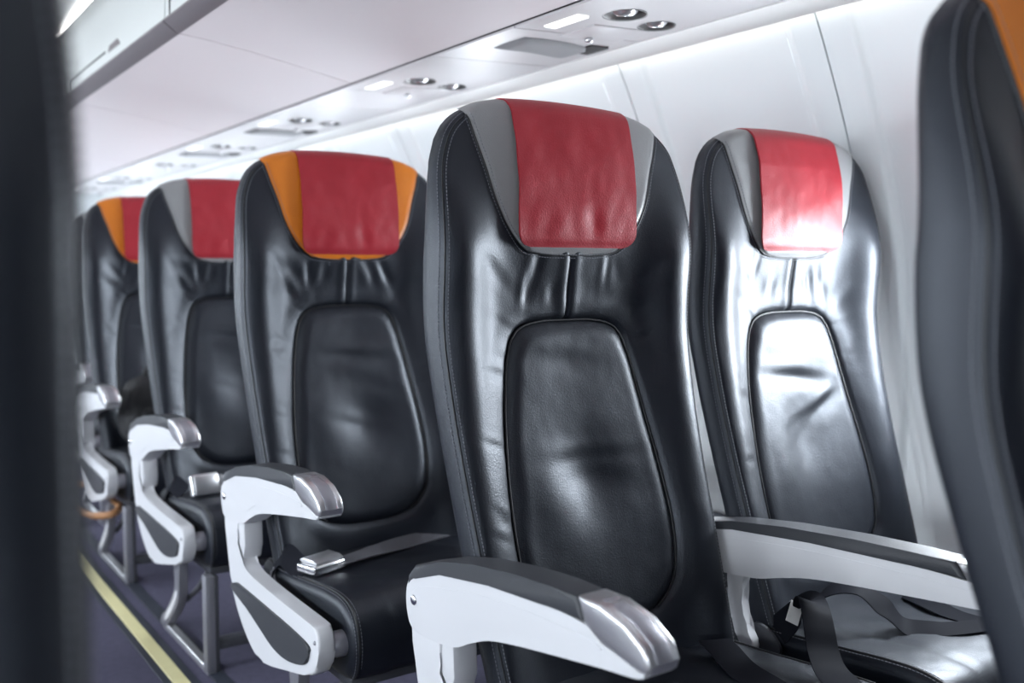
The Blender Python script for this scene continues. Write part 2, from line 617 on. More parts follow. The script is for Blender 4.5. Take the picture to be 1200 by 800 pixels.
R1, R2 = (1.185, -0.083, 0.038), (1.303, -0.040, 0.034)
panel_a = psu_panel_mesh(-0.36, 0.086, [R1, R2])
panel_b = psu_panel_mesh(0.090, PSU_STEP - 0.364, [])

def cup_mesh(r, tilt):
    V, seg = [], 32
    pr = [(r, -0.0006), (r * 1.08, -0.0022), (r * 1.08, -.0002), (r, 0.0), (r * .96, 0.02), (r * .8, 0.032), (0.001, 0.036)]
    for rr, z in pr:
        for k in range(seg):
            a = 2 * math.pi * k / seg
            V.append((rr * math.cos(a), rr * math.sin(a), z))
    return me_from('light_cup', V, loops_faces(len(pr), seg, False, True), M['cup'])
def spot_mesh(r):
    V, seg = [], 24
    pr = [(0.001, -0.004), (r * .4, -0.004), (r * .46, -0.002), (r * .6, .002), (r * .62, 0.012), (r * .5, 0.03)]
    for rr, z in pr:
        for k in range(seg):
            a = 2 * math.pi * k / seg
            V.append((rr * math.cos(a), rr * math.sin(a), z))
    return me_from('spot_head', V, loops_faces(len(pr), seg, False, True), M['silver'])
cup1, spot1 = cup_mesh(R1[2], 0), spot_mesh(R1[2])
lens_me = me_box('sign_lens', -0.014, 0.014, -0.05, 0.05, -0.003, 0.004, M['lens'], 0.002)
bm = bmesh.new()
bmesh.ops.create_uvsphere(bm, u_segments=16, v_segments=8, radius=0.009)
for q in bm.verts:
    q.co.z *= 0.7
knob_me = me_bm('call_button', bm, M['silver'])
plate_me = me_box('button_plate', -0.072, 0.072, -0.055, 0.055, -0.0022, 0.002, M['psu'], 0.0018)
# speaker grille: skewed, gently curved plate with a deep rim
GV = []
for i in range(9):
    t = i / 8
    x = 1.128 + 0.2 * t
    bow = 0.035 * t - 0.03 * math.sin(math.pi * t) * .4
    for yy in (0.115, 0.135, 0.175, 0.205, 0.225):
        dz = -0.003 if yy in (0.115, 0.225) else -0.008
        GV.append((x, yy + bow + .03, psu_z(x) + dz * (0.4 if i in (0, 8) else 1)))
v, f = sheet(np.array(GV).reshape(9, 5, 3), -0.006)
grille_me = me_from('speaker_grille', v, f, M['grille'], True)
v, f = boxv(1.295, 1.345, 0.15, 0.235, 1.3925, 1.399)
grille_dark = me_box('grille_shade', 1.30, 1.348, 0.150, 0.222, psu_z(1.32) - .004, psu_z(1.32) + .004, M['dark'], .002)
psu_words = {-2: 'behind the cropped seat out of view', -1: 'over the seat cropped by the frame', 0: 'with grey speaker grille, largest and nearest in view', 1: 'with two reading lights, just left of the nearest one with grille', 2: 'with thin grille above the orange-winged seat',
             3: 'with thin grille, fourth from the nearest one', 4: 'small, fifth from the nearest, without grille', 5: 'tiny, second from the far end of the row', 6: 'tiny, at the far end of the row'}
for k in range(-2, 7):
    t = empty('service_panel', (0, LIT + PSU_STEP * k, 0))
    tag(t, 'white overhead service panel ' + psu_words[k], 'service panel', 'overhead service panels above the seat rows')
    pa = ob('light_panel', panel_a, t)
    ob('blank_panel', panel_b, t)
    for (hx, hy, r) in (R1, R2):
        c = ob('light_cup', cup1, t, (hx, hy, psu_z(hx)), 'dark round reading light recess')
        c.scale = (r / R1[2],) * 2 + (1,)
        sp = ob('spot_head', spot1, c, (0.006, 0.006, 0.004))
        sp.rotation_euler = (0.25, -0.2, 0)
    ob('sign_lens', lens_me, t, (1.116, 0, psu_z(1.116) - .001), 'lit white rectangular sign')
    pl = ob('button_plate', plate_me, t, (1.255, 0.055, psu_z(1.255)))
    pl.rotation_euler = (0, -math.atan(.05), 0)
    ob('call_button', knob_me, t, (1.25, 0.096, psu_z(1.25) - .006), 'small round button')
    if k in (-2, 0, 2, 3, 5):
        g_ = ob('speaker_grille', grille_me, t, label='dark grey speaker grille')
        ob('grille_shade', grille_dark, g_)
# service channel rails and wash light along the wall
def profile_run(name, pr, m, label, cat, s=1, closed=True):
    V = [(side_x(x, s), yy, z) for yy in (Y0, Y1) for x, z in pr]
    n = len(pr)
    Fc = loops_faces(2, n, False, closed) + ([tuple(range(n)), tuple(reversed(range(n, 2 * n)))] if closed else [])
    return struct(name, me_from(name, V, Fc, m, True, angle=30), label, cat)
for s, a, b, c_, d in ((1, 'trim_5', 'trim_6', 'trim_7', 'trim_8'), (-1, 'trim_9', 'trim_10', 'trim_11', 'trim_12')):
    wd = 'window side' if s > 0 else 'far side of the aisle'
    profile_run(a, [(1.0455, 1.392), (1.0635, 1.3880), (1.0635, 1.410), (1.0455, 1.410)], M['dark'], 'dark gap line between bin underside and service panels, ' + wd, 'gap', s)
    profile_run(b, [(1.374, 1.4015), (1.379, 1.4015), (1.379, 1.42), (1.374, 1.42)], M['alu'], 'thin grey groove outboard of the service panels, ' + wd, 'groove', s)
    profile_run(c_, [(1.379, 1.3985), (1.44, 1.400), (1.500, 1.4045), (1.506, 1.409), (1.506, 1.43), (1.379, 1.425)], M['rail'], 'off-white rail beside the wall top, ' + wd, 'rail', s)
    pr = [(1.506, 1.412), (1.512, 1.4105), (1.5175, 1.4145), (1.5175, 1.424), (1.506, 1.424)]
    V = [(side_x(x, s), yy, z) for yy in (Y0, Y1) for x, z in pr]
    o = ob('wash_light_strip', me_from('wash_light_strip', V, loops_faces(2, 5, False, True), M['wash'], False))
    tag(o, 'glowing white wash light strip along the top of the ' + ('window side wall' if s > 0 else 'wall across the aisle'), 'light strip', 'wall wash lights')
    pr = [(0.703, 1.797), (0.716, 1.787), (0.752, 1.797), (0.752, 1.812), (0.712, 1.812)]
    V = [(side_x(x - .004, s), yy, z) for yy in (Y0, Y1) for x, z in pr]
    o = ob('aisle_light_strip', me_from('aisle_light_strip', V, loops_faces(2, 5, False, True), M['led'], False))
    tag(o, 'bright white light strip above the ' + ('overhead bin doors at upper left' if s > 0 else 'bins across the aisle'), 'light strip', 'aisle ceiling lights')
if True:   # left-hand service channel: plain closed panel
    profile_run('trim_13', [(1.062, 1.384), (1.374, 1.40), (1.374, 1.41), (1.062, 1.395)], M['psu'], 'plain service channel on the far side of the aisle', 'panel', -1)

# ================================================================== seat geometry
yc = smooth_interp([.30, .35, .43, .53, .637, .75, .857, .93, .97, 1.05, 1.12, 1.176],
                   [-.128, -.114, -.09, -.061, -.030, -.003, .012, .008, .003, .003, .010, .022])
hw = smooth_interp([.30, .45, .55, .65, .75, .83, .92, .97, 1.01, 1.05, 1.08, 1.105, 1.125, 1.140, 1.152, 1.162, 1.170, 1.176],
                   [.214, .224, .228, .232, .236, .239, .240, .2400, .2385, .2350, .2300, .2220, .2125, .200, .1845, .165, .143, .115])
ZB, ZT = 0.32, 1.176
lw = smooth_interp([.405, .408, .414, .425, .45, .49, .54, .60, .69, .76, .81, .833, .846, .852, .855],
                   [.030, .058, .083, .105, .130, .1435, .1480, .1460, .1360, .1250, .1130, .1020, .0860, .0660, .040])
def outline_poly(fn, z0, z1, n=300):
    z = z0 + (z1 - z0) * (1 - np.cos(np.linspace(0, math.pi, n))) / 2
    h = fn(z)
    R = np.stack([h, z], 1)
    L = np.stack([-h[::-1], z[::-1]], 1)
    return np.concatenate([R, L])
BACK_POLY = outline_poly(hw, ZB - .2, ZT)
BACK_POLY = np.concatenate([np.array([[.214, .0]]), BACK_POLY, np.array([[-.214, .0]])])
LUM_POLY = outline_poly(lw, .405, .855)
def dist_poly(pts, poly, closed=True):
    a = poly
    b = np.roll(poly, -1, 0)
    if not closed:
        a, b = a[:-1], b[:-1]
    out = np.empty(len(pts))
    for i in range(0, len(pts), 4000):
        p = pts[i:i + 4000, None, :]
        ab = (b - a)[None]
        t = np.clip(np.sum((p - a[None]) * ab, 2) / (np.sum(ab * ab, 2) + 1e-12), 0, 1)
        d = np.linalg.norm(p - (a[None] + ab * t[..., None]), axis=2)
        out[i:i + 4000] = d.min(1)
    return out
def sstep(a, b, x):
    t = np.clip((x - a) / (b - a), 0, 1)
    return t * t * (3 - 2 * t)
def gs(x, c, w_):
    return np.exp(-((x - c) / w_) ** 2)
def vnoise(x, z, sc_, seed):
    return np.array([noise.noise((float(a) * sc_, float(b) * sc_, seed * 7.31)) for a, b in zip(x, z)])
RND = 0.019
def round_over(d):
    t = np.clip((RND - d) / RND, 0, 1)
    return 0.030 * (1 - (1 - t ** 2.6) ** (1 / 2.6))

def crease(x, z, x0, z0, ang, ln, wd, amp):
    c, s = math.cos(ang), math.sin(ang)
    u = (x - x0) * c + (z - z0) * s
    v_ = -(x - x0) * s + (z - z0) * c
    return amp * np.exp(-(u / ln) ** 2) * (np.exp(-(v_ / wd) ** 2) - 0.6 * np.exp(-((v_ - 1.6 * wd) / wd) ** 2))

def base_front(x, z, var=0, fine=True):
    """y of the upholstery front (smaller = nearer the sitter)"""
    x = np.asarray(x, float)
    z = np.asarray(z, float)
    y = yc(z).copy()
    ax = np.abs(x)
    # side bolsters
    body = sstep(1.10, .92, z)
    y -= 0.032 * gs(ax, .202, .050) * body
    y += 0.006 * gs(ax, 0.0, .10) * sstep(.95, .85, z)
    # upper shoulders fall away a little
    y += 0.003 * (ax / .23) ** 2 * sstep(1.0, 1.13, z)
    d = dist_poly(np.stack([x, z], 1), BACK_POLY)
    if fine:
        dl = dist_poly(np.stack([x, z], 1), LUM_POLY)
        ins = (ax < lw(z)) & (z > .405) & (z < .855)
        y += np.where(ins, 0.012 * sstep(0.0, 0.010, dl), 0) + 0.008 * gs(dl, 0, .0045)
        y -= 0.002 * gs(dl, 0.022, .016) * (~ins)
        # centre seam valley
        zm = sstep(.845, .865, z) * sstep(.985, .965, z)
        y += zm * (0.0030 * gs(x, 0, .0030) - .0018 * gs(ax, .011, .008))
        # gathered folds around the seam and down the bolsters
        rr = random.Random(11 + var)
        for k in range(9):
            sx = rr.choice((-1, 1))
            x0 = sx * rr.uniform(.025, .10)
            y += crease(x, z, x0, rr.uniform(.885, .945), math.pi / 2 + sx * rr.uniform(-.1, .55), rr.uniform(.016, .034), rr.uniform(.006, .012), rr.uniform(.0008, .0024))
        for k in range(12):
            sx = rr.choice((-1, 1))
            z0 = rr.uniform(.56, .86)
            x0 = sx * (float(lw(z0)) + rr.uniform(.015, .05))
            y += crease(x, z, x0, z0, sx * rr.uniform(.1, .75), rr.uniform(.014, .03), rr.uniform(.005, .010), rr.uniform(.0004, .0014))
        for k in range(5):
            sx = rr.choice((-1, 1))
            y += crease(x, z, sx * rr.uniform(.12, .17), rr.uniform(.87, .95), sx * rr.uniform(.5, 1.1), rr.uniform(.02, .045), rr.uniform(.010, .016), rr.uniform(.0006, .0016))
        inner = sstep(.004, .03, d)
        y += inner * (0.0026 * vnoise(x, z, 9, var) + 0.0005 * vnoise(x, z, 30, var + 3))
    return y + round_over(d)

NC, NR = 131, 210
def back_mesh(var):
    u = np.linspace(-1, 1, NC)
    s = 0.72 * u + 0.28 * np.sin(u * math.pi / 2)
    t = np.linspace(0, 1, NR)
    tt = 0.55 * t + 0.45 * np.sin(t * math.pi / 2)
    z = ZB + (ZT - ZB) * tt
    Z, S = np.meshgrid(z, s, indexing='ij')
    X = S * hw(Z)
    x_, z_ = X.ravel(), Z.ravel()
    yf = base_front(x_, z_, var)
    d = dist_poly(np.stack([x_, z_], 1), BACK_POLY)
    T = np.interp(z_, [.32, .54, .645, .736, .83, .95, 1.2], [.018, .020, .022, .026, .033, .043, .046])
    tr_ = np.clip((RND - d) / RND, 0, 1)
    yb = yc(z_) + T - (T - .012) * (1 - (1 - tr_ ** 2.6) ** (1 / 2.6))
    edge = np.zeros((NR, NC), bool)
    edge[:, 0] = edge[:, -1] = edge[-1, :] = True
    yb = np.where(edge.ravel(), yf, yb)
    Vf = np.stack([x_, yf, z_], 1)
    Vb = np.stack([x_, yb, z_], 1)
    V = np.concatenate([Vf, Vb])
    k = NR * NC
    F1 = loops_faces(NR, NC)
    F2 = [tuple(reversed([a + k for a in q])) for q in F1]
    bottom = [(j + 1, j, j + k, j + 1 + k) for j in range(NC - 1)]
    me = me_from('backrest', V, F1 + F2 + bottom, M['leather'])
    bm = bmesh.new()
    bm.from_mesh(me)
    bmesh.ops.remove_doubles(bm, verts=bm.verts, dist=1e-6)
    bm.to_mesh(me)
    bm.free()
    return me

def lumbar_mesh(var):
    n, m = 110, 71
    t = (1 - np.cos(np.linspace(0, math.pi, n))) / 2
    z = .405 + .45 * (0.5 * t + 0.5 * np.linspace(0, 1, n))
    u = np.linspace(-1, 1, m)
    s = 0.7 * u + 0.3 * np.sin(u * math.pi / 2)
    Z, S = np.meshgrid(z, s, indexing='ij')
    X = S * lw(Z)
    x, zz = X.ravel(), Z.ravel()
    d = dist_poly(np.stack([x, zz], 1), LUM_POLY)
    y = base_front(x, zz, var, fine=False) + 0.006
    e = np.clip(d / .030, 0, 1)
    y -= 0.0145 * (1 - (1 - e) ** 2.6)
    rr = random.Random(50 + var)
    inn = sstep(.004, .03, d)
    # sat-in hollow and pulled folds
    dx, dz = rr.uniform(-.02, .03), rr.uniform(.60, .66)
    y += inn * 0.010 * np.exp(-(((x - dx) / .05) ** 2 + ((zz - dz) / .06) ** 2))
    y -= inn * 0.006 * np.exp(-(((x + .075) / .05) ** 2 + ((zz - .60) / .07) ** 2))
    for k in range(3):
        y += inn * crease(x, zz, rr.uniform(-.05, .05), rr.uniform(.6, .80), rr.uniform(-.35, .35), rr.uniform(.05, .09), rr.uniform(.010, .02), rr.uniform(.0012, .0026))
    if var == 1:
        y += inn * crease(x, zz, 0.0, .735, -.12, .085, .013, .0050)
        y += inn * crease(x, zz, 0.06, .68, .6, .06, .014, .0035)
    if var == 2:
        y += inn * crease(x, zz, 0.01, .745, -.08, .08, .013, .0026)
    y += inn * (0.0026 * vnoise(x, zz, 10, var + 20) + 0.0003 * vnoise(x, zz, 45, var + 9))
    V = np.stack([x, y, zz], 1)
    return me_from('lumbar_panel', V, loops_faces(n, m), M['leather'])

def on_front(x, z, lift=0.0, var=0, fine=False):
    y = base_front(np.array([x]), np.array([z]), var, fine)[0]
    return (x, y - lift, z)

# headrest wing panel (grey or orange)
ww = smooth_interp([.9535, .955, .958, .964, .975, .987, 1.02, 1.08, 1.125, 1.148, 1.18],
                   [.035, .058, .078, .092, .106, .117, .137, .157, .172, .178, .185])
def wing_mesh(m):
    n, mm = 70, 61
    t = np.linspace(0, 1, n)
    z = .9535 + (ZT - .0005 - .9535) * (0.45 * (1 - np.cos(t * math.pi)) / 2 + 0.55 * t)
    u = np.linspace(-1, 1, mm)
    s = 0.75 * u + 0.25 * np.sin(u * math.pi / 2)
    Z, S = np.meshgrid(z, s, indexing='ij')
    H = np.minimum(ww(Z), hw(Z) - .0004)
    X = S * H
    x, zz = X.ravel(), Z.ravel()
    y = base_front(x, zz, 0, False)
    edge = np.minimum(ww(zz) - np.abs(x), zz - .9535)
    y -= 0.0012 + 0.0035 * sstep(0, .012, edge) + .0006 * vnoise(x, zz, 30, 4)
    d = dist_poly(np.stack([x, zz], 1), BACK_POLY)
    k = 1 + 0.012 * sstep(.02, 0, d)
    V = np.stack([x * k, y, zz + .0025 * sstep(.02, 0, d)], 1)
    # continue over the top to the rear
    rows = V.reshape(n, mm, 3)
    last = rows[-1]
    extra = []
    for dy, dz in ((.006, -.0002), (.014, -.003), (.022, -.012), (.026, -.03)):
        r = last.copy()
        r[:, 1] += dy
        r[:, 2] += dz
        extra.append(r)
    rows = np.concatenate([rows, np.array(extra)])
    return me_from('headrest_panel', rows.reshape(-1, 3), loops_faces(n + 4, mm), m)

# red cover draped over the top
def cover_mesh(var):
    n1, mm = 60, 45
    HALF = .1125
    path = []
    zt = 1.150
    for z in np.linspace(.965, zt, n1):
        path.append(('f', z))
    arc_c_y = float(yc(zt)) + 0.030
    rad = 0.0375
    for a in np.linspace(0.08, 1.0, 16):
        path.append(('a', a * math.pi))
    for q in np.linspace(0.02, 0.13, 12):
        path.append(('r', q))
    rows = []
    for kind, val in path:
        row = []
        for u in np.linspace(-1, 1, mm):
            if kind == 'f':
                e = val - .965
                r = .024
                cut = r - math.sqrt(max(0, r * r - (r - min(e, r)) ** 2))
                x = u * (HALF - cut) * 0.985 + .003
                x = max(-.238, min(.238, x))
                yb = base_front(np.array([x]), np.array([min(val, 1.115)]), 0, False)[0]
                if val > 1.115:
                    t = (val - 1.115) / (zt - 1.115)
                    yb = yb * (1 - t) + t * (arc_c_y - rad + .0105)
                lip = 0.004 * math.exp(-(e / .008) ** 2)
                y = yb - 0.0105 - .0015 * math.sin(math.pi * min(1, e / .19)) + lip
                nz = noise.noise((x * 16, val * 16, 3.3 + var)) * .0030 + noise.noise((x * 45, val * 30, 9.1 + var)) * .0011
                y += nz * min(1, e / .02)
                y += 0.003 * gs(x, .03, .014) * gs(val, 1.0, .025) if var == 0 else 0
                row.append((x, y, val))
            elif kind == 'a':
                x = u * HALF * .985 + .003
                y = arc_c_y - rad * math.cos(val)
                z = zt + 0.032 * math.sin(val) - 0.004 * u * u * math.sin(val)
                row.append((x, y, z))
            else:
                x = u * HALF * .985 + .003
                row.append((x, arc_c_y + rad, zt - val))
        rows.append(row)
    g = np.array(rows)
    v, f = sheet(g, 0.003)
    me = me_from('headrest_cover', v, f, M['red'], True, angle=60)
    # stitches 5 mm inside the edge
    st = []
    path2 = []
    e = .006
    k = n1 + 10
    js = 2
    for i in range(k, 6, -1):
        path2.append(g[i, js])
    for a in np.linspace(0, 1, 12)[1:-1]:
        path2.append(g[6, js] * (1 - a) ** 2 + 2 * a * (1 - a) * g[3, js + 1] + a * a * g[3, js + 5])
    for j in range(js + 5, mm - js - 5):
        path2.append(g[3, j])
    for a in np.linspace(0, 1, 12)[1:-1]:
        path2.append(g[3, mm - js - 6] * (1 - a) ** 2 + 2 * a * (1 - a) * g[3, mm - js - 2] + a * a * g[6, mm - js - 1])
    for i in range(6, k):
        path2.append(g[i, mm - js - 1])
    path2 = [p + np.array([0, -.0006, 0.0003]) for p in path2]
    return me, stitches(path2, M['thread_red'], 0.0045, 0.0006)

def resample(path, step):
    P = np.array(path, float)
    seg = np.linalg.norm(np.diff(P, axis=0), axis=1)
    cum = np.concatenate([[0], np.cumsum(seg)])
    n = max(2, int(cum[-1] / step))
    q = np.linspace(0, cum[-1], n)
    return np.stack([np.interp(q, cum, P[:, k]) for k in range(3)], 1)

def stitches(path, m, step=0.0055, r=0.0007, name='stitching'):
    Q = resample(path, step)
    parts = []
    for a, b in zip(Q[:-1], Q[1:]):
        parts.append(tube([a + (b - a) * .08, a + (b - a) * .72], r, 4))
    v, f = merge(parts)
    return v, f

def stitch_mesh(paths, m, step=0.0055, r=0.0007):
    v, f = merge([stitches(p, m, step, r) for p in paths])
    return me_from('stitching', v, f, m, False)

# edge seams: outline inset
def inset_outline(d_in, z0=.36):
    z = z0 + (ZT - z0) * np.sin(np.linspace(0, 1, 260) * math.pi / 2)
    h = hw(z)
    P = np.concatenate([np.stack([-h, z], 1), np.stack([np.linspace(-.105, .105, 20), np.full(20, ZT)], 1), np.stack([h[::-1], z[::-1]], 1)])
    P = resample(np.concatenate([P, np.zeros((len(P), 1))], 1), .004)[:, :2]
    T = np.gradient(P, axis=0)
    T /= np.linalg.norm(T, axis=1, keepdims=True) + 1e-9
    N = np.stack([T[:, 1], -T[:, 0]], 1)
    Q = P + N * d_in
    y = base_front(Q[:, 0], Q[:, 1], 0, False)
    return np.stack([Q[:, 0], y, Q[:, 1]], 1), N

def edge_stitch():
    paths = []
    for d_ in (.0035, .0125):
        Q, N = inset_outline(d_)
        lift = np.stack([-N[:, 0], np.full(len(N), -1.0), -N[:, 1]], 1)
        lift /= np.linalg.norm(lift, axis=1, keepdims=True)
        paths.append(Q + lift * .0012)
    return stitch_mesh(paths, M['thread'], .0052, .00062)
def edge_piping():
    Q, N = inset_outline(.0078)
    lift = np.stack([-N[:, 0], np.full(len(N), -1.0), -N[:, 1]], 1)
    v, f = tube(list(Q + lift * .0002), .0014, 6)
    return me_from('edge_piping', v, f, M['piping'])

def wing_edge(off=0.0, lift=.002):
    z = np.concatenate([np.linspace(1.150, .99, 50), .9535 + (.99 - .9535) * np.linspace(1, 0, 40)[1:] ** 2])
    L = np.stack([-np.minimum(ww(z) + off, hw(z) - .012), z - (off if off > 0 else 0) * sstep(.99, .957, z)], 1)
    R = L[::-1] * np.array([-1, 1])
    Q = np.concatenate([L, R])
    Q = resample(np.concatenate([Q, np.zeros((len(Q), 1))], 1), .004)[:, :2]
    y = base_front(Q[:, 0], Q[:, 1], 0, False) - lift
    return np.stack([Q[:, 0], y, Q[:, 1]], 1)

# centre seam piping
def centre_seam():
    z = np.linspace(.858, .962, 30)
    y = base_front(np.zeros(30), z, 0, True)
    pts = np.stack([np.zeros(30), y - .0001, z], 1)
    v, f = tube(list(pts), .0009, 6)
    return me_from('centre_seam', v, f, M['piping'])

def lumbar_piping():
    P = np.concatenate([np.stack([-lw(np.linspace(.42, .855, 150)), np.linspace(.42, .855, 150)], 1),
                        np.stack([lw(np.linspace(.855, .42, 150)), np.linspace(.855, .42, 150)], 1)])
    Q = resample(np.concatenate([P, np.zeros((len(P), 1))], 1), .005)[:, :2]
    y = base_front(Q[:, 0], Q[:, 1], 0, False) + .0025
    v, f = tube(list(np.stack([Q[:, 0], y, Q[:, 1]], 1)), .002, 6)
    return me_from('lumbar_piping', v, f, M['piping'])

# ---- cushion
def cushion_profile():
    pts = [(-.055, .352), (-.12, .353), (-.20, .358), (-.28, .366), (-.35, .373), (-.40, .374), (-.435, .366), (-.458, .346), (-.468, .315),
           (-.468, .285), (-.458, .255), (-.435, .240), (-.38, .236), (-.2, .236), (-.09, .238), (-.058, .25), (-.050, .30)]
    return cat_rom(pts, 5, True)
CP = np.array(cushion_profile())
CC = np.array([-.26, .30])
def cushion_mesh(var):
    xs = np.concatenate([-.224 + .224 * (1 - np.cos(np.linspace(0, math.pi / 2, 26))), [0], .224 - .224 * (1 - np.cos(np.linspace(0, math.pi / 2, 26)))[::-1]])
    xs = np.unique(np.round(xs, 5))
    T = np.roll(CP, -1, 0) - np.roll(CP, 1, 0)
    T /= np.linalg.norm(T, axis=1, keepdims=True)
    N = np.stack([-T[:, 1], T[:, 0]], 1)     # try outward
    if np.sum((CP - CC) * N) < 0:
        N = -N
    V = []
    for x in xs:
        e = .224 - abs(x)
        r = .018
        ins = r * (1 - math.sqrt(max(0, 1 - ((r - min(e, r)) / r) ** 2)))
        for p, nn in zip(CP, N):
            q = p - nn * ins
            top = 1 if nn[1] > .4 else (0.6 if nn[0] < -.4 else 0)
            puff = 0.006 * math.cos(x / .224 * math.pi / 2) * top
            g = -.0035 * math.exp(-((abs(x) - .135) / .006) ** 2) * top
            g += .003 * noise.noise((x * 14, q[0] * 14, q[1] * 14 + var * 5)) * top
            g += .0012 * noise.noise((x * 40, q[0] * 40, q[1] * 40 + var * 5)) * top
            q = q + nn * (puff + g)
            V.append((x, q[0], q[1]))
    n = len(xs)
    m = len(CP)
    Fc = loops_faces(n, m, False, True) + [tuple(range(m)), tuple(reversed(range((n - 1) * m, n * m)))]
    me = me_from('seat_cushion', V, Fc, M['leather'], True)
    bm = bmesh.new()
    bm.from_mesh(me)
    bmesh.ops.recalc_face_normals(bm, faces=bm.faces)
    bm.to_mesh(me)
    bm.free()
    me.polygons.foreach_set('use_smooth', [True] * len(me.polygons))
    return me
def cush_top(x, y):
    """height of cushion top at local x, y"""
    top = CP[:60]
    o_ = np.argsort(top[:, 0])
    z = float(np.interp(y, top[o_, 0], top[o_, 1]))
    return z + .006 * math.cos(x / .224 * math.pi / 2)
def cushion_seams():
    parts_t, parts_s = [], []
    for sx in (-1, 1):
        path = [(sx * .212, p[0], p[1] + .0008) for p in CP if p[0] < -.06 and not (p[1] < .26 and p[0] > -.44)]
        path = sorted(path, key=lambda p: math.atan2(p[2] - .25, -(p[1] + .30)), reverse=True)
        parts_t.append(tube(path, .0022, 6))
        for dx in (-.006, .005):
            parts_s.append([(q[0] + dx, q[1] - .0006, q[2] + (.0006 if dx * sx < 0 else -.0006)) for q in path])
    # U-shaped panel seam on the seat top
    u = []
    for a in np.linspace(0, 1, 60):
        if a < .35:
            x, y = -.15, -.46 + (.30) * a / .35
        elif a < .65:
            b = (a - .35) / .3
            x, y = -.15 * math.cos(b * math.pi), -.16 + .035 * math.sin(b * math.pi)
        else:
            x, y = .15, -.16 - .30 * (a - .65) / .35
        y = max(y, -.44)
        u.append((x, y, cush_top(x, y) + .0008))
    parts_t.append(tube(u, .0019, 6))
    v, f = merge(parts_t)
    return me_from('seat_piping', v, f, M['piping']), stitch_mesh(parts_s, M['thread'], .006, .0006)

# ---- armrest
ARM_BODY = [(.058, .440), (.073, .470), (.068, .500), (.045, .517), (-.03, .534), (-.16, .551), (-.28, .559), (-.37, .559), (-.462, .542),
            (-.470, .536), (-.462, .529), (-.40, .521), (-.31, .508), (-.22, .494), (-.16, .482), (-.115, .466), (-.07, .448), (0, .438)]
ARM_PAD = [(.071, .490), (.066, .512), (.045, .530), (-.03, .551), (-.12, .568), (-.222, .5795), (-.30, .584), (-.352, .5855), (-.366, .560), (-.28, .5585), (-.16, .5505), (-.03, .5335), (.045, .5165)]
ARM_CAP = [(-.3535, .5865), (-.395, .587), (-.44, .578), (-.470, .562), (-.480, .546), (-.476, .536), (-.462, .534), (-.40, .548), (-.3675, .558)]
COLUMN = [(.062, .455), (.052, .395), (.034, .335), (.018, .298), (-.03, .250), (-.10, .212), (-.168, .203), (-.30, .228), (-.419, .256), (-.447, .282), (-.457, .313),
          (-.448, .338), (-.42, .344), (-.30, .346), (-.16, .350), (-.08, .357), (-.035, .378), (-.020, .41), (-.022, .455)]
INSERT = [(.018, .303), (-.01, .318), (-.055, .320), (-.20, .317), (-.34, .313), (-.416, .306), (-.414, .290), (-.402, .272), (-.36, .259), (-.30, .250), (-.234, .252), (-.16, .268), (-.08, .286)]
HW_ = .021
_sh = lambda pr: [(-.472 + (y + .48) * .885, z) for y, z in pr]
ARM_BODY, ARM_PAD, ARM_CAP = _sh(ARM_BODY), _sh(ARM_PAD), _sh(ARM_CAP)
COLUMN, INSERT = _sh(COLUMN), _sh(INSERT)
arm_body = me_prism('arm_body', cat_rom(ARM_BODY, 4), -HW_, HW_, M['white'], .005, 3)
arm_pad = me_prism('arm_pad', ARM_PAD, -HW_ - .001, HW_ + .001, M['pad'], .006, 4)
arm_cap = me_prism('arm_end_cap', ARM_CAP, -HW_ - .0012, HW_ + .0012, M['silver'], .005, 4)
cap_band = me_prism('cap_band', _sh([(-.385, .5885), (-.44, .5795), (-.4715, .563), (-.4815, .546), (-.475, .546), (-.46, .558), (-.43, .570), (-.388, .580)]), -.011, .011, M['alu'], .002, 2)
groove = me_prism('arm_relief', cat_rom(_sh([(.045, .462), (.055, .485), (.03, .503), (-.05, .520), (-.16, .536), (-.30, .545), (-.40, .543), (-.36, .531), (-.25, .514), (-.15, .497), (-.09, .474), (0, .456)]), 3),
                  -HW_ - .0008, HW_ + .0008, M['white'], .0006, 1)
bm = bmesh.new()
bmesh.ops.create_uvsphere(bm, u_segments=16, v_segments=8, radius=.0075)
for q in bm.verts:
    q.co.x *= .45
bolt_me = me_bm('pivot_bolt', bm, M['chrome'])
col_body = me_prism('arm_column', cat_rom(COLUMN, 3), -.015, .015, M['white'], .005, 3)
col_ins = {sd: me_prism('column_insert', cat_rom(INSERT, 3), *((-.0195, -.010) if sd < 0 else (.010, .0195)), M['pad'], .003, 2) for sd in (-1, 1)}
col_rib = me_prism('column_rib', _sh([(.0, .455), (-.03, .458), (-.055, .45), (-.058, .40), (-.045, .372), (-.03, .40), (-.01, .42)]), -.012, .026, M['white'], .004, 2)
dots = me_bm('column_screw', (lambda b: (bmesh.ops.create_uvsphere(b, u_segments=10, v_segments=6, radius=.004), b)[1])(bmesh.new()), M['alu'])
bracket_me = me_prism('arm_bracket', cat_rom([(-.09, .465), (-.125, .462), (-.118, .42), (-.128, .37), (-.145, .34), (-.135, .325), (-.112, .34), (-.098, .38), (-.09, .42)], 3), -.008, .008, M['white'], .003, 2)
# joint hub between the panel and the seat pan
V = []
for x, r in ((0, .018), (.012, .022), (.03, .022), (.04, .018), (.06, .018)):
    for k in range(20):
        a = 2 * math.pi * k / 20
        V.append((x, -.43 + r * math.cos(a), .305 + r * math.sin(a)))
hub_me = me_from('panel_hub', V, loops_faces(5, 20, False, True) + [tuple(range(20)), tuple(reversed(range(80, 100)))], M['alu'], True, angle=40)

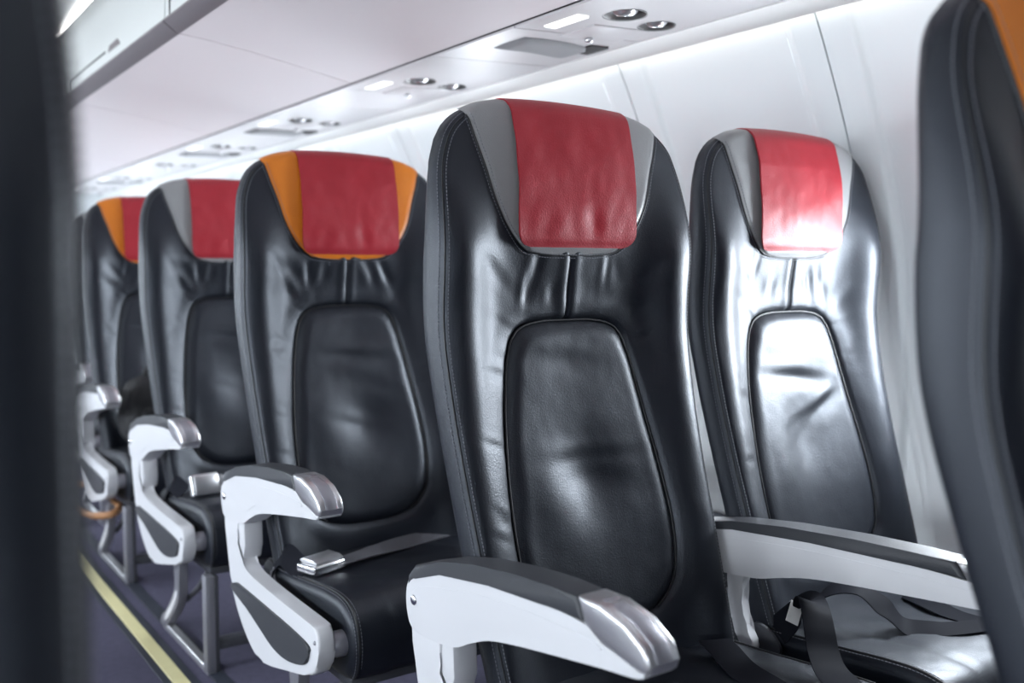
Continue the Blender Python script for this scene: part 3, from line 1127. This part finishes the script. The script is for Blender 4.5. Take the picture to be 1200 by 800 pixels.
# ---- under-frame
pan_me = me_box('seat_pan', -.215, .215, -.44, -.03, .222, .242, M['alu_dark'], .006)
post_me = me_box('front_leg', -.011, .011, -.014, .014, .004, .232, M['alu'], .003)
post_in = me_box('leg_face', .0105, .020, -.013, .013, .004, .230, M['alu_dark'], .002)
brace_me = me_prism('rear_leg', cat_rom([(-.262, .226), (-.224, .226), (-.222, .18), (-.228, .145), (-.205, .115), (-.145, .060), (-.095, .030), (-.085, .010), (-.10, .004), (-.125, .008), (-.17, .040), (-.235, .092), (-.258, .125), (-.264, .17)], 3), -.011, .011, M['alu'], .003, 2)
brace_in = me_prism('leg_inlay', cat_rom([(-.235, .135), (-.205, .1), (-.14, .048), (-.13, .028), (-.17, .05), (-.225, .098), (-.245, .125)], 3), -.0125, .0125, M['white'], .001, 1)
foot_me = me_prism('foot_rail', [(-.10, .0), (-.10, .012), (-.115, .017), (-.46, .017), (-.475, .012), (-.475, .0)], -.010, .010, M['silver'], .0015, 1)
strut_me = me_from('diagonal_strut', *tube([(0, -.215, .10), (0, -.32, .16), (0, -.40, .225)], .007, 8), M['alu_dark'])
beam_me = me_box('cross_beam', -.21, .30, -.47, -.444, .052, .078, M['alu_dark'], .004)
beam2_me = me_box('cross_beam', -.21, .30, -.10, -.075, .19, .215, M['alu_dark'], .004)

# ---- belts
def buckle_meshes():
    body = me_box('buckle', -.032, .032, -.022, .022, 0, .016, M['chrome'], .004, 3)
    lid = me_prism('buckle_lid', [(-.019, .0165), (.016, .0165), (.021, .020), (.014, .024), (-.010, .0235), (-.019, .020)], -.026, .030, M['silver'], .0018, 2)
    slot = me_box('buckle_slot', .0315, .0335, -.012, .012, .005, .009, M['dark'], .0005, 1)
    return body, lid, slot
BK = buckle_meshes()

VARS = 3
BACKS = [back_mesh(i) for i in range(VARS)]
LUMS = [lumbar_mesh(i) for i in range(VARS)]
WINGS = {'grey': wing_mesh(M['grey']), 'orange': wing_mesh(M['orange'])}
COVERS = []
for i in range(2):
    cm_, st_ = cover_mesh(i)
    COVERS.append((cm_, me_from('stitching', st_[0], st_[1], M['thread_red'], False)))
EDGE_ST, EDGE_PI = edge_stitch(), edge_piping()
WING_ST = stitch_mesh([wing_edge(-.005, .0055), wing_edge(.0045, .0016)], M['thread'], .005, .0006)
WING_PI = me_from('panel_piping', *tube(list(wing_edge(.0005, .0012)), .0017, 6), M['piping'])
CSEAM, LPIPE = centre_seam(), lumbar_piping()
CUSH = [cushion_mesh(i) for i in range(2)]
CPIPE, CST = cushion_seams()

def make_seat(loc, label, wing, aisle=-1, var=0, mid=False, group='leather seats of the cabin', legs=True, recline=0.0, tint=None):
    """aisle: -1/+1 side carrying the aisle armrest, 0 for a window seat"""
    t = empty('airplane_seat', loc)
    tag(t, label, 'seat', group)
    b = ob('backrest', BACKS[var], t)
    ob('edge_piping', EDGE_PI, b)
    ob('stitching', EDGE_ST, b)
    ob('centre_seam', CSEAM, b)
    l = ob('lumbar_panel', LUMS[var], t)
    ob('lumbar_piping', LPIPE, l)
    wv = ob('headrest_panel', WINGS[wing], t, label=wing + ' leather headrest wings')
    ob('panel_piping', WING_PI, wv)
    ob('stitching', WING_ST, wv)
    cm_, cs_ = COVERS[var % 2]
    c = ob('headrest_cover', cm_, t, label='red leather cover draped over the headrest')
    ob('stitching', cs_, c)
    if recline:
        ra = math.radians(-recline)
        for p_ in (b, l, wv, c):
            py, pz = -.10, .40
            p_.rotation_euler = (ra, 0, 0)
            p_.location = (0, py - (py * math.cos(ra) - pz * math.sin(ra)), pz - (py * math.sin(ra) + pz * math.cos(ra)))
    cu = ob('seat_cushion', CUSH[var % 2], t)
    ob('seat_piping', CPIPE, cu)
    ob('stitching', CST, cu)
    ob('seat_pan', pan_me, t)
    if aisle:
        ax = aisle * .259
        a = ob('armrest', arm_body, t, (ax, 0, 0), 'white plastic aisle armrest')
        ob('arm_pad', arm_pad, a)
        cp = ob('arm_end_cap', arm_cap, a)
        ob('arm_relief', groove, a)
        ob('cap_band', cap_band, a)
        ob('pivot_bolt', bolt_me, a, (aisle * HW_ * 1.06, -.006, .481))
        k = ob('arm_column', col_body, t, (aisle * .262, 0, 0), 'white armrest support panel')
        ob('column_insert', col_ins[aisle], k)
        r_ = ob('column_rib', col_rib, k)
        if aisle > 0:
            r_.scale.x = -1
        ob('column_screw', dots, k, (aisle * .0145, -.437, .318))
        h = ob('panel_hub', hub_me, t, (aisle * .250, 0, 0))
        h.scale.x = -aisle
    if mid:
        a = ob('armrest', arm_body, t, (-aisle * .2575, -.012, .105), 'white plastic middle armrest')
        a.scale = (1, 1.3, .78)
        ob('arm_pad', arm_pad, a)
        ob('arm_end_cap', arm_cap, a)
        ob('arm_relief', groove, a)
        ob('cap_band', cap_band, a)
        ob('arm_bracket', bracket_me, t, (-aisle * .2575, 0, 0))
    if legs:
        lx = aisle * .226 if aisle else .10
        p = ob('front_leg', post_me, t, (lx, -.462, 0))
        pi_ = ob('leg_face', post_in, p)
        if aisle > 0:
            pi_.scale.x = -1
        q = ob('rear_leg', brace_me, t, (lx, 0, 0))
        ob('leg_inlay', brace_in, q)
        ob('foot_rail', foot_me, t, (lx, 0, 0))
        ob('diagonal_strut', strut_me, t, (lx + (-aisle or 1) * .022, 0, 0))
        bb = ob('cross_beam', beam_me, t)
        b2 = ob('cross_beam', beam2_me, t)
        if aisle > 0:
            bb.scale.x = b2.scale.x = -1
    return t

def add_belt(seat, segs, m=None):
    """segs: list of (pts, wdirs, width, material)"""
    first = None
    for pts, wd, wdt, mm_ in segs:
        v, f = ribbon(pts, wd, wdt)
        me = me_from('seat_belt', v, f, M[mm_], True, angle=50)
        o = ob('seat_belt', me, seat, label=('black' if mm_ == 'belt' else 'grey') + ' webbing belt strap')
        first = first or o
    return first

def add_buckle(parent, loc, rot):
    b = ob('buckle', BK[0], parent, loc, 'polished metal belt buckle')
    b.rotation_euler = rot
    ob('buckle_lid', BK[1], b)
    ob('buckle_slot', BK[2], b)
    return b

SX = .910
WX = 1.425
def ry(k):
    return ROW_Y + PITCH_Y * k
G = 'leather seats of the cabin'
s_front = make_seat((SX, ry(-1) - .036, 0), 'black leather aisle seat with orange wing, cropped by the right edge of the frame', 'orange', -1, 1, True, recline=3.5)
s_frontw = make_seat((WX + .05, ry(-1), 0), 'black leather window seat just outside the right edge', 'orange', 0, 2)
make_seat((SX, ry(-2), 0), 'aisle seat in front of the cropped seat, outside the frame', 'grey', -1, 0, True)
make_seat((WX, ry(-2), 0), 'window seat in front of the cropped seat, outside the frame', 'grey', 0, 1)
make_seat((SX, ry(-3), 0), 'aisle seat two rows in front of the cropped seat, outside the frame', 'orange', -1, 0, True)
s_a = make_seat((SX, ry(0), 0), 'large sharp black leather aisle seat with grey wings and red headrest cover at centre', 'grey', -1, 0, True)
s_w = make_seat((WX, ry(0), 0), 'brightly lit leather window seat with grey wings, right of the central seat', 'grey', 0, 1)
s_1 = make_seat((SX - .012, ry(1), 0), 'black leather aisle seat with orange wings directly behind the central seat', 'orange', -1, 2, True)
s_1w = make_seat((WX, ry(1), 0), 'window seat hidden behind the large central seat', 'orange', 0, 0)
s_2 = make_seat((SX - .012, ry(2), 0), 'black leather aisle seat with grey wings, third row back, partly behind the orange-winged seat', 'grey', -1, 2, True)
s_2w = make_seat((WX, ry(2), 0), 'window seat in the third row, hidden by the aisle seats', 'grey', 0, 1)
s_3 = make_seat((SX - .005, ry(3) + .03, 0), 'blurred leather aisle seat with orange wing farthest back, black bag on it', 'orange', -1, 1, True)
s_4 = make_seat((SX + .085, ry(4) + .03, 0), 'dark sliver of a seat behind the farthest orange-winged seat', 'grey', -1, 0, True)
s_l = make_seat((2 * AX - SX + .006, ry(-1) - .01, 0), 'very dark out-of-focus seat filling the left edge across the aisle', 'grey', 1, 2)

# row 1: belt laid across the cushion with its buckle
zc = lambda x, y, l=.003: (x, y, cush_top(x, y) + l)
bk_loc = (-.172, -.225)
b1 = add_belt(s_1, [
    ([zc(.19, -.10), zc(.10, -.13, .006), zc(.0, -.175, .010), zc(-.08, -.205, .012), (-.145, -.222, cush_top(-.14, -.22) + .012)],
     [(.3, .9, 0), (.35, .9, .1), (.35, .9, .1), (.2, 1, 0), (.15, 1, 0)], .046, 'belt_grey'),
    ([(-.200, -.222, cush_top(-.2, -.22) + .010), (-.207, -.19, .375), (-.212, -.15, .385), (-.216, -.115, .365), (-.218, -.09, .335)],
     [(.2, .6, .4), (.5, .2, .7), (.5, .3, .7), (.4, .3, .7), (.3, .3, .8)], .044, 'belt')])
add_buckle(b1, (bk_loc[0], bk_loc[1], cush_top(*bk_loc) + .004), (0, 0, math.radians(18))).scale = (1.2, 1.2, 1.2)
for dx in (-.01, .002, .012):
    ob('belt_anchor', me_from('belt_anchor', *tube([(-.221 + dx * .2, -.10 - dx, .34 + dx), (-.224, -.115 - dx, .322), (-.222, -.13 - dx, .300)], .005, 8), M['alu']), s_1)
# row 2: buckle tilted up at the cushion front
b2 = add_belt(s_2, [
    ([zc(.19, -.12), zc(.06, -.19, .006), zc(-.06, -.235, .012), (-.125, -.25, cush_top(-.12, -.25) + .03)],
     [(.3, .9, 0), (.35, .9, .1), (.3, .8, .3), (.1, .5, .8)], .046, 'belt_grey'),
    ([(-.20, -.20, .37), (-.212, -.15, .385), (-.216, -.115, .365), (-.218, -.09, .335)],
     [(.5, .2, .7), (.5, .3, .7), (.4, .3, .7), (.3, .3, .8)], .044, 'belt')])
add_buckle(b2, (-.168, -.247, cush_top(-.165, -.247) + .028), (math.radians(72), 0, math.radians(6))).scale = (1.1, 1.25, 1.1)
# row 0 aisle: strap end lying on the cushion by the window seat
add_belt(s_a, [([zc(.150, -.155, .018), zc(.138, -.185, .014), zc(.112, -.245, .004), zc(.085, -.315, .003), zc(.062, -.39, .003), (.055, -.452, .365), (.054, -.478, .31)],
                [(1, .05, 0), (1, .12, 0), (1, .25, 0), (1, .3, 0), (1, .25, 0), (1, 0, 0), (1, 0, 0)], .052, 'belt')])
# row 0 window: one half draped over towards the aisle, one half looped over the seat
bw = add_belt(s_w, [
    ([(-.212, -.130, .335), (-.218, -.170, .375), (-.235, -.215, .418), (-.262, -.250, .441), (-.285, -.275, .443), (-.302, -.295, .425), (-.318, -.315, .400), (-.338, -.345, .386), (-.372, -.40, .386), (-.39, -.462, .362), (-.395, -.480, .30)],
     [(.2, .3, 1), (.3, .5, .8), (.6, .5, .3), (.85, -.1, -.3), (.85, -.35, -.3), (.9, -.35, -.2), (.9, -.3, -.1), (1, -.1, 0), (1, .1, 0), (1, 0, 0), (1, 0, 0)], .050, 'belt'),
    ([(-.150, -.140, .36), (-.135, -.185, .415), (-.118, -.225, .428), (-.100, -.262, .405), zc(-.085, -.295, .006), zc(-.055, -.335, .004), zc(.0, -.365, .004), zc(.07, -.385, .004)],
     [(.9, .3, .3), (.9, .4, .2), (.6, .7, .2), (.4, .7, .6), (.5, .85, .35), (.45, .9, .1), (.25, 1, 0), (.2, 1, 0)], .045, 'belt'),
    ([zc(.19, -.11), zc(.11, -.17, .012), zc(.06, -.23, .010), zc(.03, -.30, .003), zc(.02, -.36, .003)],
     [(.5, .8, 0), (.8, .6, .2), (.9, .4, .1), (1, .2, 0), (1, .1, 0)], .045, 'belt')])
lab = me_box('belt_tag', -.011, .011, -.0008, .0008, -.016, .016, M['paper'], .0004, 1)
lt = ob('belt_tag', lab, bw, (-.272, -.228, .420), 'small white printed tag')
lt.rotation_euler = (math.radians(-20), math.radians(28), math.radians(-25))
for i in range(3):
    ln_ = me_box('tag_print', -.007, .005 - .002 * i, -.0012, -.0008, -.009 + i * .005, -.0075 + i * .005, M['ink'])
    ob('tag_print', ln_, lt) if False else None
ob('belt_fitting', me_prism('belt_fitting', cat_rom([(-.095, .345), (-.12, .365), (-.15, .360), (-.172, .338), (-.165, .322), (-.135, .318), (-.105, .325)], 3), -.004, .004, M['alu_dark'], .002, 2), s_w, (-.232, 0, 0), 'dark belt anchor fitting')

# ---- black bag on the farthest visible seat with a tan handle loop
bm = bmesh.new()
bmesh.ops.create_cube(bm, size=1)
bmesh.ops.subdivide_edges(bm, edges=list(bm.edges), cuts=9, use_grid_fill=True)
for q in bm.verts:
    p = Vector(q.co) * 2
    n4 = (abs(p.x) ** 4 + abs(p.y) ** 4 + abs(p.z) ** 4) ** .25
    p = p / max(n4, 1e-6) * max(abs(p.x), abs(p.y), abs(p.z))
    k = 1 - .16 * max(0, p.z) + .06 * noise.noise(p * 1.7)
    q.co = Vector((p.x * .125 * k, p.y * .085 * k, (p.z + 1) * .113 + (.012 * noise.noise(p * 2.3) if p.z > -.8 else 0)))
bag = empty('black_bag', (SX - .06, ry(3) + .03 - .215, .368))
tag(bag, 'slumped black bag lying on the farthest orange-winged seat', 'bag')
ob('bag_body', me_bm('bag_body', bm, M['bag'], angle=80), bag)
ob('bag_pocket', me_box('bag_pocket', -.08, .08, -.098, -.07, .03, .13, M['bag'], .012, 3), bag)
ob('bag_handle', me_from('bag_handle', *tube(cat_rom([(-.05, 0, .21), (-.045, -.01, .245), (0, -.012, .256), (.045, -.01, .245), (.05, 0, .21)], 5, False), .007, 8), M['bag']), bag)
st = cat_rom([(-.318, .14, .175), (-.330, .06, .200), (-.325, -.06, .192), (-.315, -.20, .180), (-.298, -.34, .190), (-.262, -.42, .205), (-.225, -.36, .2125), (-.225, -.20, .2125), (-.232, .02, .21), (-.270, .14, .19)], 5, True)
v, f = tube(st, .011, 8, True)
strap = ob('tan_strap', me_from('tan_strap', v, f, M['tan']), None, (SX - .005, ry(3) + .03, 0))
tag(strap, 'tan leather strap looped under the farthest visible armrest', 'strap')
